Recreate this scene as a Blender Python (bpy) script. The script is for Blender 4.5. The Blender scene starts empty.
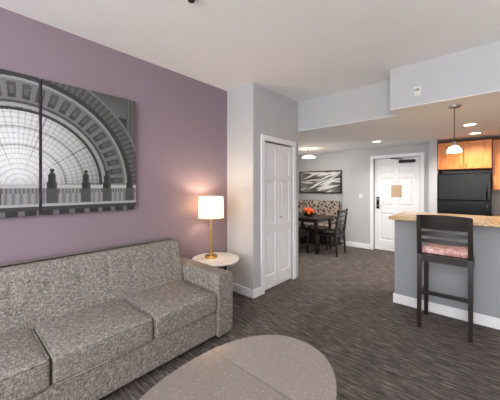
import bpy, bmesh, math, random
from mathutils import Vector, Matrix
random.seed(3)
S=bpy.context.scene
try:
    S.view_settings.view_transform='Standard'
    S.view_settings.look='None'
except Exception: pass

def lin(c):
    c=c/255.0
    return c/12.92 if c<=0.04045 else ((c+0.055)/1.055)**2.4
def C(r,g,b): return (lin(r),lin(g),lin(b),1)

# ---------------- materials
def newmat(name):
    m=bpy.data.materials.new(name); m.use_nodes=True
    n=m.node_tree; return m,n,n.nodes['Principled BSDF']
def plain(name,col,rough=.5,metal=0,bump=0,bscale=200,spec=.5,var=.04,vscale=3):
    m,n,b=newmat(name)
    tc=n.nodes.new('ShaderNodeTexCoord')
    nz=n.nodes.new('ShaderNodeTexNoise'); nz.inputs['Scale'].default_value=vscale
    n.links.new(tc.outputs['Object'],nz.inputs['Vector'])
    r=n.nodes.new('ShaderNodeValToRGB')
    r.color_ramp.elements[0].position=.3; r.color_ramp.elements[1].position=.7
    r.color_ramp.elements[0].color=tuple(max(0,x*(1-var)) for x in col[:3])+(1,)
    r.color_ramp.elements[1].color=tuple(min(1,x*(1+var)) for x in col[:3])+(1,)
    n.links.new(nz.outputs['Fac'],r.inputs['Fac']); n.links.new(r.outputs['Color'],b.inputs['Base Color'])
    b.inputs['Roughness'].default_value=rough; b.inputs['Metallic'].default_value=metal
    b.inputs['Specular IOR Level'].default_value=spec
    if bump:
        n2=n.nodes.new('ShaderNodeTexNoise'); n2.inputs['Scale'].default_value=bscale
        n.links.new(tc.outputs['Object'],n2.inputs['Vector'])
        bp=n.nodes.new('ShaderNodeBump'); bp.inputs['Strength'].default_value=bump; bp.inputs['Distance'].default_value=.004
        n.links.new(n2.outputs['Fac'],bp.inputs['Height']); n.links.new(bp.outputs['Normal'],b.inputs['Normal'])
    return m
def ramp_noise(name,stops,scale,rough=.8,stretch=(1,1,1),detail=4,bump=.3,nrough=.6,dist=.003,kind='noise'):
    m,n,b=newmat(name)
    tc=n.nodes.new('ShaderNodeTexCoord'); mp=n.nodes.new('ShaderNodeMapping')
    mp.inputs['Scale'].default_value=stretch
    n.links.new(tc.outputs['Object'],mp.inputs['Vector'])
    nz=n.nodes.new('ShaderNodeTexNoise'); nz.inputs['Scale'].default_value=scale
    nz.inputs['Detail'].default_value=detail; nz.inputs['Roughness'].default_value=nrough
    n.links.new(mp.outputs['Vector'],nz.inputs['Vector'])
    r=n.nodes.new('ShaderNodeValToRGB'); cr=r.color_ramp
    cr.elements[0].position=stops[0][0]; cr.elements[0].color=stops[0][1]
    cr.elements[1].position=stops[-1][0]; cr.elements[1].color=stops[-1][1]
    for p,c in stops[1:-1]:
        e=cr.elements.new(p); e.color=c
    n.links.new(nz.outputs['Fac'],r.inputs['Fac']); n.links.new(r.outputs['Color'],b.inputs['Base Color'])
    b.inputs['Roughness'].default_value=rough
    if bump:
        bp=n.nodes.new('ShaderNodeBump'); bp.inputs['Strength'].default_value=bump; bp.inputs['Distance'].default_value=dist
        n.links.new(nz.outputs['Fac'],bp.inputs['Height']); n.links.new(bp.outputs['Normal'],b.inputs['Normal'])
    return m
def emis(name,col,st):
    m,n,b=newmat(name)
    b.inputs['Base Color'].default_value=col
    b.inputs['Emission Color'].default_value=col; b.inputs['Emission Strength'].default_value=st
    return m

M_gray=plain('wall_paint_gray',C(184,184,186),.85,bump=.05,var=.015)
M_purple=plain('wall_paint_mauve',C(138,121,131),.85,bump=.05,var=.015)
M_ceil=plain('ceiling_paint',C(242,242,243),.9,var=.01)
M_pen_shaded=plain('peninsula_gray_shaded',C(150,152,156),.8,bump=.05,var=.015)  # gray darkened to stand for the shade on the peninsula panel
M_white=plain('trim_white',C(234,234,236),.45,var=.01)
M_doorw=plain('door_white',C(230,230,232),.4,var=.01)
M_esp=ramp_noise('espresso_wood',[(.3,C(24,16,14)),(.7,C(40,28,24))],8,.35,(1,1,8),bump=.05)
M_black=plain('fridge_black',C(7,7,8),.3,spec=.2)
M_brass=plain('brass',C(196,158,92),.28,1)
M_chrome=plain('satin_nickel',C(180,178,172),.3,1)
M_dark=plain('dark_metal',C(36,34,34),.45,.6)
M_marble=ramp_noise('white_marble',[(.3,C(204,198,192)),(.55,C(226,222,218)),(.7,C(233,230,226))],5,.25,bump=0)
M_granite=ramp_noise('granite_tan',[(.3,C(104,78,50)),(.45,C(182,146,98)),(.6,C(214,184,134)),(.75,C(140,110,74))],60,.25,bump=0,detail=6)
M_cab=ramp_noise('maple_cabinet',[(.3,C(190,100,32)),(.7,C(228,142,58))],5,.4,(6,6,.7),bump=0)
M_seat=ramp_noise('stool_fabric',[(.35,C(176,118,118)),(.5,C(218,172,166)),(.65,C(236,214,206))],28,.8,bump=.1)
M_plaq=plain('plaque_tan',C(188,158,130),.6)
M_fruit=plain('orange_flowers',C(226,88,24),.6,var=.3,vscale=30)
M_leaf=plain('leaf_green',C(60,92,40),.6,var=.2)
M_plastic=plain('plastic_white',C(214,214,212),.5)

def tweed():
    m,n,b=newmat('tweed_fabric')
    L=n.links.new
    tc=n.nodes.new('ShaderNodeTexCoord')
    def nz(st,sc,det=3):
        mp=n.nodes.new('ShaderNodeMapping'); mp.inputs['Scale'].default_value=st; L(tc.outputs['Object'],mp.inputs['Vector'])
        q=n.nodes.new('ShaderNodeTexNoise'); q.inputs['Scale'].default_value=sc; q.inputs['Detail'].default_value=det
        q.inputs['Roughness'].default_value=.7
        L(mp.outputs['Vector'],q.inputs['Vector']); return q
    a=nz((1,.22,1),155); c=nz((.28,1,.28),155)
    mx=n.nodes.new('ShaderNodeMath'); mx.operation='ADD'; L(a.outputs['Fac'],mx.inputs[0]); L(c.outputs['Fac'],mx.inputs[1])
    h=n.nodes.new('ShaderNodeMath'); h.operation='MULTIPLY'; L(mx.outputs[0],h.inputs[0]); h.inputs[1].default_value=.5
    r=n.nodes.new('ShaderNodeValToRGB'); cr=r.color_ramp
    cr.elements[0].position=.35; cr.elements[0].color=C(76,71,68)
    cr.elements[1].position=.65; cr.elements[1].color=C(180,172,164)
    e=cr.elements.new(.5); e.color=C(126,119,113)
    L(h.outputs[0],r.inputs['Fac']); L(r.outputs['Color'],b.inputs['Base Color'])
    b.inputs['Roughness'].default_value=.95; b.inputs['Specular IOR Level'].default_value=.15
    bp=n.nodes.new('ShaderNodeBump'); bp.inputs['Strength'].default_value=.25; bp.inputs['Distance'].default_value=.002
    L(h.outputs[0],bp.inputs['Height']); L(bp.outputs['Normal'],b.inputs['Normal'])
    return m
M_tweed=tweed()

def carpet():
    m,n,b=newmat('carpet_streak'); L=n.links.new
    tc=n.nodes.new('ShaderNodeTexCoord')
    def nz(st,sc,det=3,ro=.6):
        mp=n.nodes.new('ShaderNodeMapping'); mp.inputs['Scale'].default_value=st; L(tc.outputs['Object'],mp.inputs['Vector'])
        q=n.nodes.new('ShaderNodeTexNoise'); q.inputs['Scale'].default_value=sc; q.inputs['Detail'].default_value=det; q.inputs['Roughness'].default_value=ro
        L(mp.outputs['Vector'],q.inputs['Vector']); return q
    a=nz((6.5,55,1),1,4,.8)
    r=n.nodes.new('ShaderNodeValToRGB'); cr=r.color_ramp
    cr.elements[0].position=.36; cr.elements[0].color=C(62,57,56)
    cr.elements[1].position=.66; cr.elements[1].color=C(134,124,118)
    e=cr.elements.new(.5); e.color=C(89,82,79)
    L(a.outputs['Fac'],r.inputs['Fac'])
    f=nz((1,1,1),160,2)
    mm=n.nodes.new('ShaderNodeMix'); mm.data_type='RGBA'; mm.blend_type='OVERLAY'; mm.inputs[0].default_value=.35
    L(r.outputs['Color'],mm.inputs[6]); L(f.outputs['Fac'],mm.inputs[7]); L(mm.outputs[2],b.inputs['Base Color'])
    b.inputs['Roughness'].default_value=1; b.inputs['Specular IOR Level'].default_value=.1
    bp=n.nodes.new('ShaderNodeBump'); bp.inputs['Strength'].default_value=.4; bp.inputs['Distance'].default_value=.004
    L(f.outputs['Fac'],bp.inputs['Height']); L(bp.outputs['Normal'],b.inputs['Normal'])
    return m
M_carpet=carpet()

def terrazzo(name,base):
    m,n,b=newmat(name); L=n.links.new
    tc=n.nodes.new('ShaderNodeTexCoord')
    v=n.nodes.new('ShaderNodeTexVoronoi'); v.inputs['Scale'].default_value=100; L(tc.outputs['Object'],v.inputs['Vector'])
    r=n.nodes.new('ShaderNodeValToRGB'); cr=r.color_ramp; cr.elements[0].position=.12; cr.elements[0].color=C(196,189,181)
    cr.elements[1].position=.24; cr.elements[1].color=base
    L(v.outputs['Distance'],r.inputs['Fac'])
    q=n.nodes.new('ShaderNodeTexNoise'); q.inputs['Scale'].default_value=40; L(tc.outputs['Object'],q.inputs['Vector'])
    mm=n.nodes.new('ShaderNodeMix'); mm.data_type='RGBA'; 
    rr=n.nodes.new('ShaderNodeValToRGB'); rr.color_ramp.elements[0].position=.42; rr.color_ramp.elements[1].position=.56
    L(q.outputs['Fac'],rr.inputs['Fac']); L(rr.outputs['Color'],mm.inputs[0])
    mm.inputs[6].default_value=base; L(r.outputs['Color'],mm.inputs[7]); L(mm.outputs[2],b.inputs['Base Color'])
    b.inputs['Roughness'].default_value=.2
    return m
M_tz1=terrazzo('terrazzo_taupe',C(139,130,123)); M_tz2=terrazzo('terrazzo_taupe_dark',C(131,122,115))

def damask():
    m,n,b=newmat('banquette_damask'); L=n.links.new
    tc=n.nodes.new('ShaderNodeTexCoord')
    v=n.nodes.new('ShaderNodeTexVoronoi'); v.feature='DISTANCE_TO_EDGE'; v.inputs['Scale'].default_value=11; L(tc.outputs['Object'],v.inputs['Vector'])
    r=n.nodes.new('ShaderNodeValToRGB'); r.color_ramp.elements[0].position=.10; r.color_ramp.elements[0].color=C(176,160,148)
    r.color_ramp.elements[1].position=.16; r.color_ramp.elements[1].color=C(70,58,56)
    L(v.outputs['Distance'],r.inputs['Fac']); L(r.outputs['Color'],b.inputs['Base Color']); b.inputs['Roughness'].default_value=.9
    return m
M_dam=damask()
def shade_mat(name,col,st):
    m=bpy.data.materials.new(name); m.use_nodes=True; n=m.node_tree; n.nodes.clear(); L=n.links.new
    o=n.nodes.new('ShaderNodeOutputMaterial'); d=n.nodes.new('ShaderNodeBsdfDiffuse'); t=n.nodes.new('ShaderNodeBsdfTranslucent')
    e=n.nodes.new('ShaderNodeEmission'); mx=n.nodes.new('ShaderNodeMixShader'); ad=n.nodes.new('ShaderNodeAddShader')
    d.inputs[0].default_value=col; t.inputs[0].default_value=col; e.inputs[0].default_value=col; e.inputs[1].default_value=st
    L(d.outputs[0],mx.inputs[1]); L(t.outputs[0],mx.inputs[2]); L(mx.outputs[0],ad.inputs[0]); L(e.outputs[0],ad.inputs[1]); L(ad.outputs[0],o.inputs[0])
    return m
M_shade=shade_mat('linen_shade',C(246,226,190),.2)
M_glass=shade_mat('frosted_glass_shade',C(252,236,210),1.2)
M_lamp=emis('downlight_glow',C(255,244,225),6)
M_warm=emis('bulb_glow',C(255,214,160),8)
def vcol():
    m,n,b=newmat('print_vertex_colour')
    a=n.nodes.new('ShaderNodeAttribute'); a.attribute_name='Col'
    n.links.new(a.outputs['Color'],b.inputs['Base Color']); b.inputs['Roughness'].default_value=.55; b.inputs['Specular IOR Level'].default_value=.25
    return m
M_print=vcol()

# ---------------- geometry helpers
def root(name,loc):
    e=bpy.data.objects.new(name,None); e.location=loc; S.collection.objects.link(e); e.empty_display_size=.1
    return e
def link(name,me,mat,par=None,smooth=False):
    o=bpy.data.objects.new(name,me); S.collection.objects.link(o)
    if mat: me.materials.append(mat)
    if smooth:
        for p in me.polygons: p.use_smooth=True
    if par:
        o.parent=par; o.matrix_parent_inverse=Matrix.Translation(-Vector(par.location))
    return o
def box(name,a,b,mat,par=None,bev=0,seg=2):
    bm=bmesh.new(); bmesh.ops.create_cube(bm,size=1)
    a=Vector(a);b=Vector(b)
    for v in bm.verts:
        v.co=Vector([(a[i]+b[i])/2+v.co[i]*abs(b[i]-a[i]) for i in range(3)])
    if bev: bmesh.ops.bevel(bm,geom=bm.edges[:],offset=bev,segments=seg,affect='EDGES',profile=.5)
    me=bpy.data.meshes.new(name); bm.to_mesh(me); bm.free()
    return link(name,me,mat,par,False)
def cushion(name,a,b,mat,par=None,r=.05,n=18,puff=0,axis=2,sgn=1,fn=None):
    bm=bmesh.new(); bmesh.ops.create_cube(bm,size=2)
    bmesh.ops.subdivide_edges(bm,edges=bm.edges[:],cuts=n,use_grid_fill=True)
    a=Vector(a);b=Vector(b);h=(b-a)/2;c=(a+b)/2
    for v in bm.verts:
        p=v.co.copy()
        for i in range(3): p[i]=math.sin(p[i]*math.pi/2)
        w=Vector([p[i]*h[i] for i in range(3)])
        q=Vector([max(-(h[i]-r),min(h[i]-r,w[i])) for i in range(3)])
        d=w-q
        if d.length>1e-7:
            d=d.normalized()*r if sum(1 for i in range(3) if abs(abs(w[i])-h[i])<1e-5)>0 else d
        w=q+d
        o=[i for i in range(3) if i!=axis]
        if puff and p[axis]*sgn>.3:
            w[axis]+=sgn*puff*(1-p[o[0]]**4)*(1-p[o[1]]**4)
        w=w+c
        if fn: w=fn(w,p)
        v.co=w
    me=bpy.data.meshes.new(name); bm.to_mesh(me); bm.free()
    return link(name,me,mat,par,True)
def lathe(name,prof,c,mat,par=None,n=40,sx=1,sy=1,smooth=True,cap=True):
    bm=bmesh.new(); rings=[]
    for r,z in prof:
        rings.append([bm.verts.new((c[0]+r*sx*math.cos(2*math.pi*i/n),c[1]+r*sy*math.sin(2*math.pi*i/n),c[2]+z)) for i in range(n)])
    for k in range(len(rings)-1):
        for i in range(n):
            bm.faces.new((rings[k][i],rings[k][(i+1)%n],rings[k+1][(i+1)%n],rings[k+1][i]))
    if cap:
        bm.faces.new(rings[0][::-1]); bm.faces.new(rings[-1])
    bmesh.ops.recalc_face_normals(bm,faces=bm.faces[:])
    me=bpy.data.meshes.new(name); bm.to_mesh(me); bm.free()
    o=link(name,me,mat,par,smooth)
    if smooth:
        try:
            me.set_sharp_from_angle(angle=math.radians(35))
        except Exception: pass
    return o
def bar(name,p0,p1,w,mat,par=None,w1=None,rnd=False,n=12):
    """bar between two points, square or round section, tapering w->w1"""
    p0=Vector(p0);p1=Vector(p1); w1=w1 or w
    d=(p1-p0).normalized()
    x=Vector((1,0,0)) if abs(d.x)<.9 else Vector((0,1,0))
    y=d.cross(x).normalized(); x=y.cross(d).normalized()
    bm=bmesh.new(); k=n if rnd else 4; R=[]
    for p,ww in((p0,w),(p1,w1)):
        ring=[]
        for i in range(k):
            an=2*math.pi*(i+.5)/k; rr=ww/2 if rnd else ww/2*math.sqrt(2)
            ring.append(bm.verts.new(p+x*rr*math.cos(an)+y*rr*math.sin(an)))
        R.append(ring)
    for i in range(k): bm.faces.new((R[0][i],R[0][(i+1)%k],R[1][(i+1)%k],R[1][i]))
    bm.faces.new(R[0][::-1]); bm.faces.new(R[1]); bmesh.ops.recalc_face_normals(bm,faces=bm.faces[:])
    me=bpy.data.meshes.new(name); bm.to_mesh(me); bm.free()
    return link(name,me,mat,par,rnd)
def sphere(name,c,r,mat,par=None,sc=(1,1,1)):
    bm=bmesh.new(); bmesh.ops.create_uvsphere(bm,u_segments=20,v_segments=12,radius=r)
    for v in bm.verts: v.co=Vector((v.co.x*sc[0]+c[0],v.co.y*sc[1]+c[1],v.co.z*sc[2]+c[2]))
    me=bpy.data.meshes.new(name); bm.to_mesh(me); bm.free()
    return link(name,me,mat,par,True)
def print_grid(name,origin,du,dv,w,h,step,fn,par):
    nu=int(w/step);nv=int(h/step)
    du=Vector(du);dv=Vector(dv);o=Vector(origin)
    vs=[];cols=[]
    for j in range(nv+1):
        for i in range(nu+1):
            u=w*i/nu;v=h*j/nv
            vs.append(o+du*u+dv*v); g=fn(u,v)
            g=lin(max(0,min(255,g))); cols+= [g,g,g*1.01,1]
    fs=[(j*(nu+1)+i,j*(nu+1)+i+1,(j+1)*(nu+1)+i+1,(j+1)*(nu+1)+i) for j in range(nv) for i in range(nu)]
    me=bpy.data.meshes.new(name); me.from_pydata(vs,[],fs)
    at=me.color_attributes.new('Col','FLOAT_COLOR','POINT'); at.data.foreach_set('color',cols)
    return link(name,me,M_print,par)

# ---------------- dims
XL=-2.68; YC=2.54; XC=-2.20; YE=3.62; YK=3.31; XK=-.81
H=2.74; HL=2.29; XR=2.6; YB=-2.6; YD=6.3; YN=6.45; XN=-2.48; XD=-4.4; XP=-.80; YKB=6.75
T=.1
box('floor',(XD-T,YB-T,-.1),(XR+T,YKB+T,0),M_carpet)
box('ceiling',(XL-T,YB-T,H),(XR+T,YE,H+.1),M_ceil)
box('wall_left',(XL-T,YB,0),(XL,YE-.08,H),M_purple)
box('wall_right',(XR,YB,0),(XR+T,YKB,H),M_gray)
box('wall_rear_left',(XL,YB-T,0),(-2.0,YB,H),M_gray)
box('wall_rear_right',(2.0,YB-T,0),(XR,YB,H),M_gray)
box('wall_rear_top',(-2.0,YB-T,2.5),(2.0,YB,H),M_gray)
box('wall_rear_sill',(-2.0,YB-T,0),(2.0,YB,.45),M_gray)
win=root('window_1',(0,YB-.05,1.45))
for i,x in enumerate((-2,-.69,.63,1.94)): box('mullion_%d'%i,(x,YB-.09,.45),(x+.06,YB-.02,2.5),M_white,win)
box('rail_top',(-2,YB-.09,2.44),(2,YB-.02,2.5),M_white,win); box('rail_bottom',(-2,YB-.09,.45),(2,YB-.02,.51),M_white,win)
# closet
box('wall_closet_front',(XL,YC,0),(XC,YC+.08,H),M_gray)
DY0,DY1,DH=2.755,3.46,2.03
box('wall_closet_side_near',(XC-.08,YC+.08,0),(XC,DY0,H),M_gray)
box('wall_closet_side_far',(XC-.08,DY1,0),(XC,YE,H),M_gray)
box('wall_closet_side_header',(XC-.08,DY0,DH),(XC,DY1,H),M_gray)
box('wall_closet_back',(XD,YE-.08,0),(XC-.08,YE,H),M_gray)
# soffits
box('ceiling_entry_drop',(XD,YE,HL),(XK,YKB,H),M_gray)
box('ceiling_kitchen_drop',(XK,YK,HL),(XR,YKB,H),M_gray)
box('ceiling_entry',(XD,YE+.002,HL-.006),(XK,YKB,HL),M_ceil)
box('ceiling_kitchen',(XK,YK+.002,HL-.006),(XR,YKB,HL),M_ceil)
# far walls
box('wall_dining_left',(XD-T,YE-.08,0),(XD,YKB,H),M_gray)
box('wall_dining_back',(XD,YN,0),(XN-.1,YN+T,HL),M_gray)
DX0,DX1=-1.88,-.98
box('wall_entry_left',(XN-.1,YD,0),(DX0,YD+.25,HL),M_gray)
box('wall_entry_right',(DX1,YD,0),(XP,YD+.25,HL),M_gray)
box('wall_entry_header',(DX0,YD,2.04),(DX1,YD+.25,HL),M_gray)
box('wall_kitchen_partition',(XP,5.98,0),(XP+.13,YKB,HL),M_gray)
box('wall_kitchen_back',(XP+.13,YKB,0),(XR,YKB+T,HL),M_gray)

def bb(name,a,b): box(name,a,b,M_white,None,.004,1)
bb('baseboard_left',(XL,YB,0),(XL+.015,YC,.11))
bb('baseboard_closet_front',(XL,YC-.015,0),(XC+.015,YC,.11))
bb('baseboard_closet_side',(XC,YC,0),(XC+.015,DY0-.075,.11))
bb('baseboard_dining',(XD,YN-.015,0),(XN-.1,YN,.11))
bb('baseboard_entry_left',(XN-.1,YD-.015,0),(DX0-.075,YD,.11))
bb('baseboard_entry_right',(DX1+.075,YD-.015,0),(XP,YD,.11))
bb('baseboard_partition',(XP-.015,5.965,0),(XP+.13,5.98,.11))
bb('baseboard_right',(XR-.015,YB,0),(XR,3.6,.11))

def caseX(nm,x,y0,y1,h,w=.07,t=.02):
    r=root(nm,(x,(y0+y1)/2,h/2))
    box('jamb_a',(x,y0-w,0),(x+t,y0,h+w),M_white,r,.004,1); box('jamb_b',(x,y1,0),(x+t,y1+w,h+w),M_white,r,.004,1)
    box('head',(x,y0,h),(x+t,y1,h+w),M_white,r,.004,1)
caseX('trim_1',XC,DY0,DY1,DH)
r=root('trim_2',((DX0+DX1)/2,YD,1))
box('jamb_a',(DX0-.07,YD-.02,0),(DX0,YD,2.11),M_white,r,.004,1); box('jamb_b',(DX1,YD-.02,0),(DX1+.07,YD,2.11),M_white,r,.004,1)
box('head',(DX0,YD-.02,2.04),(DX1,YD,2.11),M_white,r,.004,1)

# entry door
ed=root('door_1',((DX0+DX1)/2,YD+.06,1.02))
dx0,dx1=DX0+.012,DX1-.012
yf=YD+.045
box('slab',(dx0,yf+.016,.012),(dx1,yf+.05,2.03),M_doorw,ed)
cols=[(dx0,dx0+.12),((dx0+dx1)/2-.055,(dx0+dx1)/2+.055),(dx1-.12,dx1)]
for i,(a,b) in enumerate(cols): box('stile_%d'%i,(a,yf,.012),(b,yf+.02,2.03),M_doorw,ed,.005,1)
rz=[(.012,.24),(.84,1.0),(1.60,1.70),(1.9,2.03)]
for i,(a,b) in enumerate(rz): box('rail_%d'%i,(dx0,yf+.0005,a),(dx1,yf+.02,b),M_doorw,ed,.005,1)
k=0
for (a,b) in((cols[0][1],cols[1][0]),(cols[1][1],cols[2][0])):
    for z0,z1 in((.24,.84),(1.0,1.6),(1.7,1.9)):
        box('field_%d'%k,(a+.035,yf+.003,z0+.035),(b-.035,yf+.02,z1-.035),M_doorw,ed,.008,2); k+=1
box('lock_plate',(dx0+.04,yf-.012,.93),(dx0+.10,yf,1.19),M_dark,ed,.004,2)
bar('lever_neck',(dx0+.07,yf-.01,1.0),(dx0+.07,yf-.055,1.0),.022,M_chrome,ed,rnd=True)
bar('lever',(dx0+.06,yf-.055,1.0),(dx0+.19,yf-.055,1.0),.02,M_chrome,ed,.015,rnd=True)
sphere('deadbolt',(dx0+.07,yf-.02,1.14),.022,M_chrome,ed)
box('notice_plaque',(dx0+.34,yf-.008,1.2),(dx0+.54,yf,1.45),M_plaq,ed,.003,1)
sphere('peephole',(dx0+.44,yf-.003,1.52),.012,M_chrome,ed)
box('closer_body',(dx1-.38,yf-.06,1.92),(dx1-.08,yf,1.98),M_dark,ed,.008,2)
bar('closer_arm',(dx1-.3,yf-.05,2.0),(dx1-.55,yf-.02,2.03),.018,M_dark,ed)

# bifold closet door
cd=root('door_2',(XC-.03,(DY0+DY1)/2,1.0))
xf=XC-.018
mid=(DY0+DY1)/2
for j,(a,b) in enumerate(((DY0+.006,mid-.003),(mid+.003,DY1-.006))):
    box('leaf_%d_slab'%j,(xf-.03,a,.015),(xf-.014,b,2.015),M_doorw,cd)
    for i,(p,q) in enumerate(((a,a+.065),(b-.065,b))): box('leaf_%d_stile_%d'%(j,i),(xf-.02,p,.015),(xf,q,2.015),M_doorw,cd,.004,1)
    for i,(p,q) in enumerate(((.015,.2),(.78,.9),(1.5,1.58),(1.92,2.015))): box('leaf_%d_rail_%d'%(j,i),(xf-.02,a,p),(xf-.0005,b,q),M_doorw,cd,.004,1)
    for i,(p,q) in enumerate(((.2,.78),(.9,1.5),(1.58,1.92))): box('leaf_%d_field_%d'%(j,i),(xf-.02,a+.09,p+.03),(xf-.004,b-.09,q-.03),M_doorw,cd,.006,2)
sphere('knob',(xf+.02,mid+.05,.98),.018,M_chrome,cd)
bar('knob_neck',(xf-.002,mid+.05,.98),(xf+.015,mid+.05,.98),.014,M_chrome,cd,rnd=True)

# ---------------- sofa
SX0,SXF=-2.655,-1.80; SA0,SA1=1.59,1.77; SB0,SB1=-.42,-.24
so=root('sofa',(-2.2,.67,0))
box('base',(SX0+.02,SB0+.02,.07),(SXF-.03,SA1-.02,.30),M_tweed,so,.02,3)
cushion('arm_far',(SX0,SA0,.05),(SXF+.01,SA1,.61),M_tweed,so,r=.02,n=14,puff=.006)
cushion('arm_near',(SX0,SB0,.05),(SXF+.01,SB1,.61),M_tweed,so,r=.02,n=14,puff=.006)
box('front_rail',(SXF-.06,SB1,.07),(SXF-.012,SA0,.30),M_tweed,so,.015,2)
def piping(nm,pts,r=.005):
    cu=bpy.data.curves.new(nm,'CURVE'); cu.dimensions='3D'; cu.bevel_depth=r; cu.bevel_resolution=2
    sp=cu.splines.new('POLY'); sp.points.add(len(pts)-1)
    for i,p in enumerate(pts): sp.points[i].co=(*p,1)
    sp.use_cyclic_u=False
    o=bpy.data.objects.new(nm,cu); S.collection.objects.link(o); cu.materials.append(M_tweed)
    o.parent=so; o.matrix_parent_inverse=Matrix.Translation(-Vector(so.location))
W=(SA0-SB1)/3
for i in range(3):
    y0=SB1+W*i
    cushion('seat_cushion_%d'%i,(SX0+.2,y0+.003,.295),(SXF+.005,y0+W-.003,.455),M_tweed,so,r=.025,n=22,puff=.022)
    for k,zz in enumerate((.449,.301)):
        piping('seat_piping_%d_%d'%(i,k),[(SX0+.4,y0+.010,zz),(SXF-.022,y0+.010,zz),(SXF-.003,y0+.028,zz),(SXF-.001,y0+W/2,zz),(SXF-.003,y0+W-.028,zz),(SXF-.022,y0+W-.010,zz),(SX0+.4,y0+W-.010,zz)],.006)
for nm,ya in(('far',SA0),('near',SB0)):
    z=.607;xx=SXF+.006
    piping('arm_piping_'+nm,[(xx,ya+.006,.08),(xx,ya+.006,z-.012),(xx,ya+.018,z),(xx,ya+.162,z),(xx,ya+.174,z-.012),(xx,ya+.174,.08)])
tuft=[(SB1+(SA0-SB1)*(i+.5)/9,.70) for i in range(9)]
def bfn(w,p):
    if p[0]>.2:
        t=(w.z-.42)/.42
        w.x-=.10*max(0,t)
        for ty,tz in tuft:
            dy=w.y-ty
            if abs(dy)>.2: continue
            dz=w.z-tz
            w.x-=.012*math.exp(-(dy/.03)**2-(dz/.026)**2)
            w.x-=.0035*math.exp(-(dy/.014)**2)*max(0,min(1,(w.z-.5)/.12))
        w.x-=.003*math.exp(-((w.z-.70)/.012)**2)
    return w
def back():
    ny,nz,nx=160,44,8
    a=Vector((SX0,SB1-.01,.25)); b=Vector((SX0+.335,SA0+.01,.855)); r=.04
    h=(b-a)/2;c=(a+b)/2
    bm=bmesh.new(); bmesh.ops.create_cube(bm,size=2)
    def cut(ax,n):
        for k in range(1,n):
            t=-1+2*k/n
            co=[0,0,0];no=[0,0,0];co[ax]=math.sin(t*math.pi/2) if ax!=1 else t;no[ax]=1
            bmesh.ops.bisect_plane(bm,geom=bm.verts[:]+bm.edges[:]+bm.faces[:],plane_co=co,plane_no=no)
    cut(0,nx);cut(2,nz);cut(1,ny)
    for v in bm.verts:
        p=v.co.copy()
        w=Vector([p[i]*h[i] for i in range(3)])
        q=Vector([max(-(h[i]-r),min(h[i]-r,w[i])) for i in range(3)])
        d=w-q
        if d.length>1e-7: d=d.normalized()*r
        w=q+d+c
        if p[0]>.3: w.x+=.02*(1-p[2]**4)
        v.co=bfn(w,p)
    me=bpy.data.meshes.new('back'); bm.to_mesh(me); bm.free()
    link('back',me,M_tweed,so,True)
back()
piping('back_piping',[(SX0+.215,SB1+.02,.843),(SX0+.215,SA0-.02,.843)],.006)
for i,(x,y) in enumerate(((SX0+.08,SB0+.08),(SX0+.08,SA1-.08),(SXF-.08,SB0+.08),(SXF-.08,SA1-.08))):
    bar('foot_%d'%i,(x,y,0),(x,y,.09),.05,M_esp,so)

# ---------------- art diptych
AC=(.34,1.43)
stat=[-.12,.20,.545,.79,.965,1.175]
def arch(y,z):
    dx=y-AC[0]; dz=z-AC[1]
    r=math.hypot(dx,dz); a=math.atan2(dz,dx)
    if dz>0.0:
        if r<.56:
            g=208+20*math.cos(r*3)-45*max(0,(dx)/.6)
            q=(a/math.pi*40)%1; k=(r*26)%1
            if k<.22: g-=24
            if r>.10 and q<.22: g-=24
            if abs(r-.30)<.007 or abs(r-.44)<.007: g-=50
            if int(a/math.pi*40)%8==0 and q<.3: g-=35
            g-=35*math.exp(-dz/.08)
        elif r<.585: g=58
        elif r<.615: g=150
        elif r<.635: g=70
        elif r<.79:
            q=(a/math.pi*26)%1; k=(r-.635)/.155
            g=112
            if .2<q<.8 and .12<k<.88:
                g=60+26*k
                if .36<q<.64 and .32<k<.68: g=92
        elif r<.81: g=146
        elif r<.85: g=58
        elif r<.95:
            q=(a/math.pi*60)%1; g=76+ (18 if q<.5 else 0)
        elif r<.97: g=116
        else:
            g=66+18*math.sin(z*8)+ (14 if (z*14)%1<.12 else 0)
            if z>2.08 and dx>.35: g=104-20*(z-2.08)/.2
            if dx>.80: g=84+(20 if (y*26)%1<.4 else 0)
        g*=1-.10*max(0,dx)
    elif z>1.40: g=168
    elif z>1.36: g=92+ (36 if (y*40)%1<.5 else 0)
    elif z>1.275:
        g=142 if (y*22)%1<.55 else 116
        g-= 20*abs(((z-1.36)*60)%1-.5)
    elif z>1.255: g=160
    elif z>1.225: g=60
    else:
        g=48+ (52 if (y*9)%1<.35 else 0)
    for s in stat:
        hz=z-1.40
        if 0<hz<.17:
            if hz<.05: wd=.034
            elif hz<.11: wd=.026
            elif hz<.125: wd=.020
            else: wd=.010
            if hz<.13 and abs(y-s)<wd: g=44+ (18 if y>s+.01 else 0)
            if math.hypot(y-s,(hz-.145))<.016: g=50
        if -.12<hz<=0 and abs(y-s)<.04: g=74
    return g+random.uniform(-6,6)
def canvas(nm,y0,y1,z0,z1):
    r=root(nm,(XL+.02,(y0+y1)/2,(z0+z1)/2))
    box('stretcher',(XL+.001,y0,z0),(XL+.035,y1,z1),M_dark,r)
    print_grid('print',(XL+.0365,y0,z0),(0,1,0),(0,0,1),y1-y0,z1-z0,.004,lambda u,v:arch(y0+u,z0+v),r)
canvas('wall_art_print',.48,1.24,1.185,2.275)
canvas('wall_art_print',-.30,.46,1.185,2.275)

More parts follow.
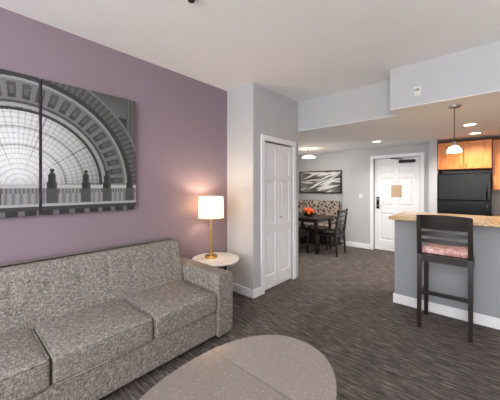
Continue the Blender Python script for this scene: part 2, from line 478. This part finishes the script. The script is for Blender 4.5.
# ---------------- side table + lamp
tc=(-2.385,2.075)
st=root('side_table',(tc[0],tc[1],0))
lathe('top',[(.262,0),(.275,.006),(.28,.018),(.275,.03)],(tc[0],tc[1],.54),M_marble,st,n=64)
lathe('apron',[(.2,0),(.2,.03)],(tc[0],tc[1],.511),M_dark,st)
for i in range(3):
    an=math.radians(-20+120*i)
    bar('leg_%d'%i,(tc[0]+.17*math.cos(an),tc[1]+.17*math.sin(an),.515),(tc[0]+.25*math.cos(an),tc[1]+.25*math.sin(an),0),.026,M_dark,st,.018,rnd=True)
lp=(-2.45,2.06)
tl=root('table_lamp',(lp[0],lp[1],.57))
lathe('base',[(.075,0),(.075,.02),(.068,.026)],(lp[0],lp[1],.5705),M_brass,tl)
lathe('stem',[(.022,0),(.018,.1),(.014,.28),(.010,.46),(.010,.50)],(lp[0],lp[1],.596),M_brass,tl)
lathe('shade',[(.150,0),(.140,.245)],(lp[0],lp[1],1.045),M_shade,tl,n=64,cap=False)
lathe('shade_rim_top',[(.141,0),(.141,.006),(.137,.006),(.137,0)],(lp[0],lp[1],1.288),M_shade,tl,n=64,cap=False)
sphere('bulb',(lp[0],lp[1],1.16),.03,M_warm,tl,(1,1,1.2))
for i in range(3):
    an=2*math.pi*i/3; bar('spider_%d'%i,(lp[0],lp[1],1.06),(lp[0]+.148*math.cos(an),lp[1]+.148*math.sin(an),1.06),.004,M_brass,tl)
def light(nm,typ,loc,e,col,size=None,rot=None,par=None,**k):
    l=bpy.data.lights.new(nm,typ); l.energy=e; l.color=col
    if typ in('POINT','SPOT') and size: l.shadow_soft_size=size
    if typ=='AREA': l.shape='RECTANGLE'; l.size,l.size_y=size
    if typ=='SPOT': l.spot_size=k.get('cone',2.2); l.spot_blend=.8
    o=bpy.data.objects.new(nm,l); S.collection.objects.link(o); o.location=loc
    if rot: o.rotation_euler=rot
    if par: o.parent=par; o.matrix_parent_inverse=Matrix.Translation(-Vector(par.location))
    return o
light('lamp_bulb_light','POINT',(lp[0],lp[1],1.22),11.5,(1,.80,.56),.04,par=tl)

# ---------------- coffee table
cc=(-.87,.90); a_,b_=.39,.60; CH=.42
ct=root('coffee_table',(cc[0],cc[1],0))
def half(nm,mat,ylo,yhi):
    bm=bmesh.new(); n=96; pts=[]
    for i in range(n):
        t=2*math.pi*i/n
        e=.93
        cx=math.copysign(abs(math.cos(t))**e,math.cos(t)); sy=math.copysign(abs(math.sin(t))**e,math.sin(t))
        pts.append((cc[0]+a_*cx,cc[1]+b_*sy))
    bot=[bm.verts.new((x,y,CH-.04)) for x,y in pts]; top=[bm.verts.new((x,y,CH)) for x,y in pts]
    bm.faces.new(bot[::-1]); bm.faces.new(top)
    for i in range(n): bm.faces.new((bot[i],bot[(i+1)%n],top[(i+1)%n],top[i]))
    for co,no in(((0,ylo,0),(0,-1,0)),((0,yhi,0),(0,1,0))):
        r=bmesh.ops.bisect_plane(bm,geom=bm.verts[:]+bm.edges[:]+bm.faces[:],plane_co=co,plane_no=no,clear_outer=True)
        ed=[e for e in r['geom_cut'] if isinstance(e,bmesh.types.BMEdge)]
        if ed: bmesh.ops.contextual_create(bm,geom=ed)
    te=[e for e in bm.edges if all(abs(v.co.z-CH)<1e-5 for v in e.verts)]
    bmesh.ops.bevel(bm,geom=te,offset=.003,segments=2,affect='EDGES')
    me=bpy.data.meshes.new(nm); bm.to_mesh(me); bm.free(); link(nm,me,mat,ct)
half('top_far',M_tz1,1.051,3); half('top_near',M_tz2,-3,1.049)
lathe('underframe',[(.31,0),(.33,.03)],(cc[0],cc[1],CH-.071),M_esp,ct,sy=1.55)
for i,(sx,sy) in enumerate(((1,1),(-1,1),(1,-1),(-1,-1))):
    bar('leg_%d'%i,(cc[0]+sx*.2,cc[1]+sy*.32,CH-.07),(cc[0]+sx*.23,cc[1]+sy*.38,0),.05,M_esp,ct,.03,rnd=True)

# ---------------- peninsula
PX0=-.83; PY=3.60
pn=root('kitchen_peninsula',(.85,3.8,0))
box('panel',(PX0,PY,0),(XR-.002,PY+.55,1.03),M_pen_shaded,pn)
box('countertop',(PX0-.02,PY-.20,1.03),(XR-.002,PY+.60,1.07),M_granite,pn,.008,2)
box('skirting',(PX0-.015,PY-.015,0),(XR-.002,PY,.11),M_white,pn,.004,1)
box('skirting_end',(PX0-.015,PY,0),(PX0,PY+.56,.11),M_white,pn,.004,1)

# ---------------- bar stool
bx0,bx1=-.50,-.10; by0,by1=3.14,3.52
bs=root('bar_stool',((bx0+bx1)/2,(by0+by1)/2,0))
SZ=.735
for i,x in enumerate((bx0,bx1)):
    bar('back_leg_%d'%i,(x,by0,0),(x,by0+.03,SZ),.034,M_esp,bs,.04)
    bar('back_post_%d'%i,(x,by0+.03,SZ-.001),(x,by0-.03,1.13),.04,M_esp,bs,.034)
    bar('front_leg_%d'%i,(x+(.01 if i==0 else -.01),by1-.02,0),(x+(.01 if i==0 else -.01),by1-.02,SZ-.04),.034,M_esp,bs,.042)
    bar('side_stretcher_%d'%i,(x,by0+.01,.30),(x,by1-.02,.30),.026,M_esp,bs)
    bar('side_apron_%d'%i,(x,by0+.03,SZ-.05),(x,by1-.02,SZ-.05),.045,M_esp,bs)
def curved_rail(nm,z0,z1,y,bow,t=.022,ytop=None):
    bm=bmesh.new(); n=12; R=[]
    ytop=y if ytop is None else ytop
    for i in range(n+1):
        f=i/n; x=bx0-.012+(bx1-bx0+.024)*f; o=-bow*(1-(2*f-1)**2)
        crown=.012*(1-(2*f-1)**2)
        R.append([bm.verts.new(p) for p in((x,y+o-t/2,z0),(x,y+o+t/2,z0),(x,ytop+o+t/2,z1+crown),(x,ytop+o-t/2,z1+crown))])
    for i in range(n):
        for k in range(4): bm.faces.new((R[i][k],R[i][(k+1)%4],R[i+1][(k+1)%4],R[i+1][k]))
    bm.faces.new(R[0]); bm.faces.new(R[-1][::-1]); bmesh.ops.recalc_face_normals(bm,faces=bm.faces[:])
    me=bpy.data.meshes.new(nm); bm.to_mesh(me); bm.free(); link(nm,me,M_esp,bs)
curved_rail('top_rail',1.0,1.13,by0-.01,.025,ytop=by0-.03)
curved_rail('mid_rail',.93,.965,by0,.025)
curved_rail('lower_rail',.86,.89,by0+.008,.02)
bar('back_stretcher',(bx0,by0+.01,.36),(bx1,by0+.01,.36),.026,M_esp,bs)
bar('front_footrest',(bx0,by1-.02,.24),(bx1,by1-.02,.24),.03,M_esp,bs)
box('back_apron',(bx0,by0+.015,SZ-.07),(bx1,by0+.04,SZ-.02),M_esp,bs)
box('front_apron',(bx0,by1-.035,SZ-.07),(bx1,by1-.01,SZ-.02),M_esp,bs)
box('seat_board',(bx0-.012,by0+.01,SZ-.022),(bx1+.012,by1+.01,SZ),M_esp,bs,.006,2)
cushion('seat_pad',(bx0+.005,by0+.055,SZ),(bx1-.005,by1+.005,SZ+.06),M_seat,bs,r=.026,n=12,puff=.02)

# ---------------- fridge and cabinets
FX0,FX1,FY=-.66,.08,6.0
fr=root('refrigerator',((FX0+FX1)/2,6.35,0))
box('body',(FX0+.005,FY+.06,.02),(FX1-.005,YKB-.03,1.65),M_black,fr,.01,2)
box('freezer_door',(FX0,FY,1.17),(FX1,FY+.055,1.645),M_black,fr,.015,3)
box('fridge_door',(FX0,FY,.08),(FX1,FY+.055,1.155),M_black,fr,.015,3)
box('kick',(FX0+.02,FY+.07,0),(FX1-.02,FY+.1,.08),M_dark,fr)
for i,(z0,z1) in enumerate(((1.2,1.45),(.75,1.12))):
    bar('handle_%d'%i,(FX1-.06,FY-.035,z0),(FX1-.06,FY-.035,z1),.022,M_black,fr,rnd=True)
    for j,z in enumerate((z0+.02,z1-.02)): bar('handle_post_%d_%d'%(i,j),(FX1-.06,FY-.035,z),(FX1-.06,FY+.01,z),.016,M_black,fr,rnd=True)
def cabinet(nm,x0,x1,yf,yb,z0,z1,nd):
    r=root(nm,((x0+x1)/2,(yf+yb)/2,(z0+z1)/2))
    box('carcass',(x0,yf+.02,z0),(x1,yb,z1),M_cab,r)
    w=(x1-x0)/nd
    for i in range(nd):
        a=x0+w*i+.004;b=x0+w*(i+1)-.004
        box('door_slab_%d'%i,(a,yf+.006,z0+.005),(b,yf+.02,z1-.005),M_cab,r)
        fw=.055
        for j,(p,q,s,t) in enumerate(((a,a+fw,z0+.005,z1-.005),(b-fw,b,z0+.005,z1-.005),(a+fw,b-fw,z0+.005,z0+.005+fw),(a+fw,b-fw,z1-.005-fw,z1-.005))):
            box('door_frame_%d_%d'%(i,j),(p,yf-.006,s),(q,yf+.008,t),M_cab,r,.003,1)
        hx=(b-.03 if i%2==0 else a+.03)
        sphere('knob_%d'%i,(hx,yf-.016,z0+.06),.012,M_chrome,r)
    return r
cabinet('fridge_top_cabinet',FX0-.005,FX1+.005,6.03,YKB-.002,1.73,2.22,2)
cabinet('wall_cabinet',FX1+.012,XR-.01,6.15,YKB-.002,1.36,2.22,5)
bc=cabinet('base_cabinet',FX1+.03,XR-.01,6.14,YKB-.002,.1,.87,5)
box('worktop',(FX1+.02,6.1,.87),(XR-.01,YKB-.002,.91),M_granite,bc,.005,1)
box('toe_kick',(FX1+.03,6.2,0),(XR-.01,YKB-.01,.1),M_dark,bc)

# ---------------- pendant
pl=root('pendant_light',(-.25,3.60,2.0))
px,py=-.25,3.60
lathe('canopy',[(.02,0),(.055,.008),(.06,.024)],(px,py,HL-.031),M_chrome,pl)
bar('cord',(px,py,1.90),(px,py,HL-.02),.008,M_dark,pl,rnd=True)
lathe('socket',[(.03,0),(.026,.03),(.012,.06)],(px,py,1.845),M_chrome,pl)
lathe('shade',[(.066,0),(.064,.025),(.05,.05),(.03,.07)],(px,py,1.782),M_glass,pl,cap=False)
sphere('bulb',(px,py,1.815),.02,M_warm,pl)
light('pendant_bulb_light','POINT',(px,py,1.76),6,(1,.85,.65),.04,par=pl)

def down(x,y,z,e,col=(1,.95,.89)):
    r=root('recessed_downlight',(x,y,z))
    lathe('trim_ring',[(.095,0),(.09,-.008),(.07,-.008),(.07,0)],(x,y,z),M_white,r,cap=False)
    lathe('lens',[(.07,-.001),(.07,-.004)],(x,y,z),M_lamp,r)
    light('downlight_spot','SPOT',(x,y,z-.03),e,col,.06,par=r,cone=2.6)
zc=HL-.006
down(-1.55,5.4,zc,90); down(-.16,4.80,zc,90); down(-.12,5.62,zc,90); down(1.3,4.9,zc,70); down(-3.0,4.4,zc,60)

sx=-.54
sd=root('smoke_detector',(sx,YK-.02,2.43))
box('plate',(sx-.03,YK-.01,2.385),(sx+.03,YK,2.485),M_plastic,sd,.004,2)
lathe('sensor',[(.016,0),(.02,.01),(.012,.022)],(sx,YK-.03,2.435),M_chrome,sd)
bar('sensor_stub',(sx,YK-.03,2.448),(sx,YK-.005,2.448),.014,M_chrome,sd,rnd=True)
kx,ky=-1.52,1.10
sk=root('fire_sprinkler',(kx,ky,H-.03))
lathe('escutcheon',[(.05,0),(.045,-.012),(.018,-.016),(.012,-.035),(.024,-.04),(.024,-.044)],(kx,ky,H),M_dark,sk)
ls=root('light_switch',(-2.15,YD,1.2))
box('plate',(-2.2,YD-.008,1.14),(-2.12,YD,1.26),M_plastic,ls,.003,1); box('toggle',(-2.17,YD-.014,1.18),(-2.15,YD-.006,1.22),M_plastic,ls,.002,1)

# ---------------- dining
bq=root('banquette_bench',(-3.3,6.2,0))
BX0,BX1=-4.0,-2.70
box('base',(BX0,5.95,.0),(BX1,6.42,.38),M_esp,bq,.01,1)
cushion('seat',(BX0,5.90,.38),(BX1,6.40,.48),M_dam,bq,r=.03,n=10,puff=.015)
cushion('back',(BX0,6.30,.46),(BX1,6.43,1.06),M_dam,bq,r=.03,n=10,puff=.02,axis=1,sgn=-1)
tx,ty=-3.02,5.42
dt=root('dining_table',(tx,ty,0))
box('top',(tx-.45,ty-.42,.715),(tx+.45,ty+.42,.75),M_esp,dt,.008,2)
box('apron',(tx-.36,ty-.33,.65),(tx+.36,ty+.33,.715),M_esp,dt)
for i,(sx,sy) in enumerate(((1,1),(-1,1),(1,-1),(-1,-1))):
    bar('leg_%d'%i,(tx+sx*.36,ty+sy*.33,.716),(tx+sx*.37,ty+sy*.34,0),.06,M_esp,dt,.04)
fb=root('flower_bowl',(tx,ty,.75))
lathe('bowl',[(.05,0),(.11,.03),(.13,.07),(.12,.07),(.05,.02)],(tx,ty,.751),M_dark,fb,cap=True)
for i in range(20):
    an=random.random()*6.28; rr=.12*math.sqrt(random.random())
    sphere('bloom_%d'%i,(tx+rr*math.cos(an),ty+rr*math.sin(an),.86+random.random()*.07-rr*.35),.036,M_fruit,fb)
for i in range(6):
    an=i*1.05; sphere('leaf_%d'%i,(tx+.12*math.cos(an),ty+.12*math.sin(an),.825),.04,M_leaf,fb,(1,1,.3))
def dchair(cx,cy,ang):
    r=root('dining_chair',(cx,cy,0)); ca,sa=math.cos(ang),math.sin(ang)
    P=lambda x,y,z:(cx+x*ca-y*sa,cy+x*sa+y*ca,z)
    hw=.21
    for i,s in enumerate((-1,1)):
        bar('front_leg_%d'%i,P(.19,s*hw,.44),P(.19,s*hw,0),.042,M_esp,r,.03)
        bar('back_leg_%d'%i,P(-.19,s*hw,.45),P(-.22,s*hw,0),.042,M_esp,r,.03)
        bar('back_post_%d'%i,P(-.19,s*hw,.449),P(-.26,s*hw,.95),.042,M_esp,r,.032)
        bar('side_rail_%d'%i,P(-.19,s*hw,.41),P(.19,s*hw,.41),.04,M_esp,r)
        bar('stretcher_%d'%i,P(-.205,s*hw,.2),P(.19,s*hw,.2),.022,M_esp,r)
    bar('front_rail',P(.19,-hw,.41),P(.19,hw,.41),.04,M_esp,r); bar('back_rail',P(-.19,-hw,.41),P(-.19,hw,.41),.04,M_esp,r)
    for i in range(4): bar('slat_%d'%i,P(-.205-.014*i,-hw,.60+.10*i),P(-.205-.014*i,hw,.60+.10*i),.03 if i<3 else .06,M_esp,r)
    o=cushion('seat_pad',(-.215,-.225,.43),(.215,.225,.49),M_dark,None,r=.025,n=8,puff=.015)
    o.matrix_world=Matrix.Translation((cx,cy,0))@Matrix.Rotation(ang,4,'Z')
    o.parent=r; o.matrix_parent_inverse=Matrix.Translation((-cx,-cy,0))
dchair(-2.46,5.38,math.pi)
dchair(-3.05,4.86,math.pi/2)
def leafy(seed,W_,H_):
    rnd=random.Random(seed); st=[]
    for _ in range(24):
        st.append((rnd.uniform(0,W_),rnd.uniform(0,H_),rnd.uniform(-.15,.55),rnd.uniform(.16,.34),rnd.uniform(.014,.028)))
    def f(u,v):
        g=108+24*math.sin(u*9+v*4)
        for (x,y,a,l,w) in st:
            dx,dy=u-x,v-y; s=dx*math.cos(a)+dy*math.sin(a); t=-dx*math.sin(a)+dy*math.cos(a)
            if abs(s)<l and abs(t)<w*(1-(s/l)**2): g=224
        return g
    return f
x0,w,h,z0=-3.86,1.19,.58,1.25
r=root('framed_wall_print',(x0+w/2,YN,1.55))
box('backing',(x0+.02,YN-.02,z0+.02),(x0+w-.02,YN,z0+h-.02),M_dark,r)
for j,(a,b,c,d) in enumerate(((x0,x0+w,z0,z0+.025),(x0,x0+w,z0+h-.025,z0+h),(x0,x0+.025,z0,z0+h),(x0+w-.025,x0+w,z0,z0+h))):
    box('frame_%d'%j,(a,YN-.035,c),(b,YN,d),M_dark,r)
print_grid('print',(x0+.02,YN-.0215,z0+.02),(1,0,0),(0,0,1),w-.04,h-.04,.008,leafy(6,w-.04,h-.04),r)
dp=root('dining_pendant_light',(tx,ty,2.1))
lathe('canopy',[(.02,0),(.06,.01),(.06,.024)],(tx,ty,HL-.031),M_chrome,dp)
bar('rod',(tx,ty,2.13),(tx,ty,HL-.02),.010,M_chrome,dp,rnd=True)
lathe('shade',[(.15,0),(.14,.018),(.09,.035),(.03,.045)],(tx,ty,2.08),M_glass,dp,cap=False)
light('dining_bulb_light','POINT',(tx,ty,2.04),24,(1,.94,.86),.08,par=dp)

# torchieres added out of view, behind / beside the viewpoint, to brighten the ceiling
def fill_torchiere(x,y,e):
    r=root('added_floor_lamp',(x,y,0))
    lathe('base',[(.14,0),(.14,.015),(.03,.03)],(x,y,0),M_dark,r)
    bar('pole',(x,y,.02),(x,y,1.72),.025,M_dark,r,rnd=True)
    lathe('bowl',[(.03,0),(.12,.04),(.17,.10)],(x,y,1.71),M_dark,r,cap=False)
    light('ceiling_fill_uplight','SPOT',(x,y,1.80),e,(.985,.985,1),.15,rot=(math.pi,0,0),par=r,cone=2.9)
fill_torchiere(1.6,1.6,135); fill_torchiere(-1.2,-1.6,115); fill_torchiere(2.2,-1.8,60)

# ---------------- lights
w=bpy.data.worlds.new('World'); S.world=w; w.use_nodes=True
bg=w.node_tree.nodes['Background']; bg.inputs[0].default_value=(.88,.94,1,1); bg.inputs[1].default_value=1.2
light('window_daylight','AREA',(0,YB-.2,1.5),200,(.965,.98,1),(3.9,2.0),rot=(math.radians(90),0,0))
cf=root('fill_ceiling_light',(.4,-1.0,H))  # added fixture behind the viewpoint, a soft fill that flattens the room light
lathe('pan',[(.22,0),(.22,-.03)],(.4,-1.0,H),M_chrome,cf)
lathe('diffuser',[(.2,-.03),(.19,-.07),(.12,-.1),(.02,-.11)],(.4,-1.0,H),M_glass,cf)
light('fill_ceiling_bulb','POINT',(.4,-1.0,H-.3),58,(1,.97,.94),.2,par=cf)

# ---------------- camera
cam=bpy.data.cameras.new('camera'); co=bpy.data.objects.new('camera',cam); S.collection.objects.link(co)
cam.sensor_width=36; cam.lens=36*265/500; cam.shift_y=-13/500; cam.clip_start=.02
co.location=(0,0,1.41); co.rotation_euler=(math.radians(90),0,math.radians(41.6))
S.camera=co
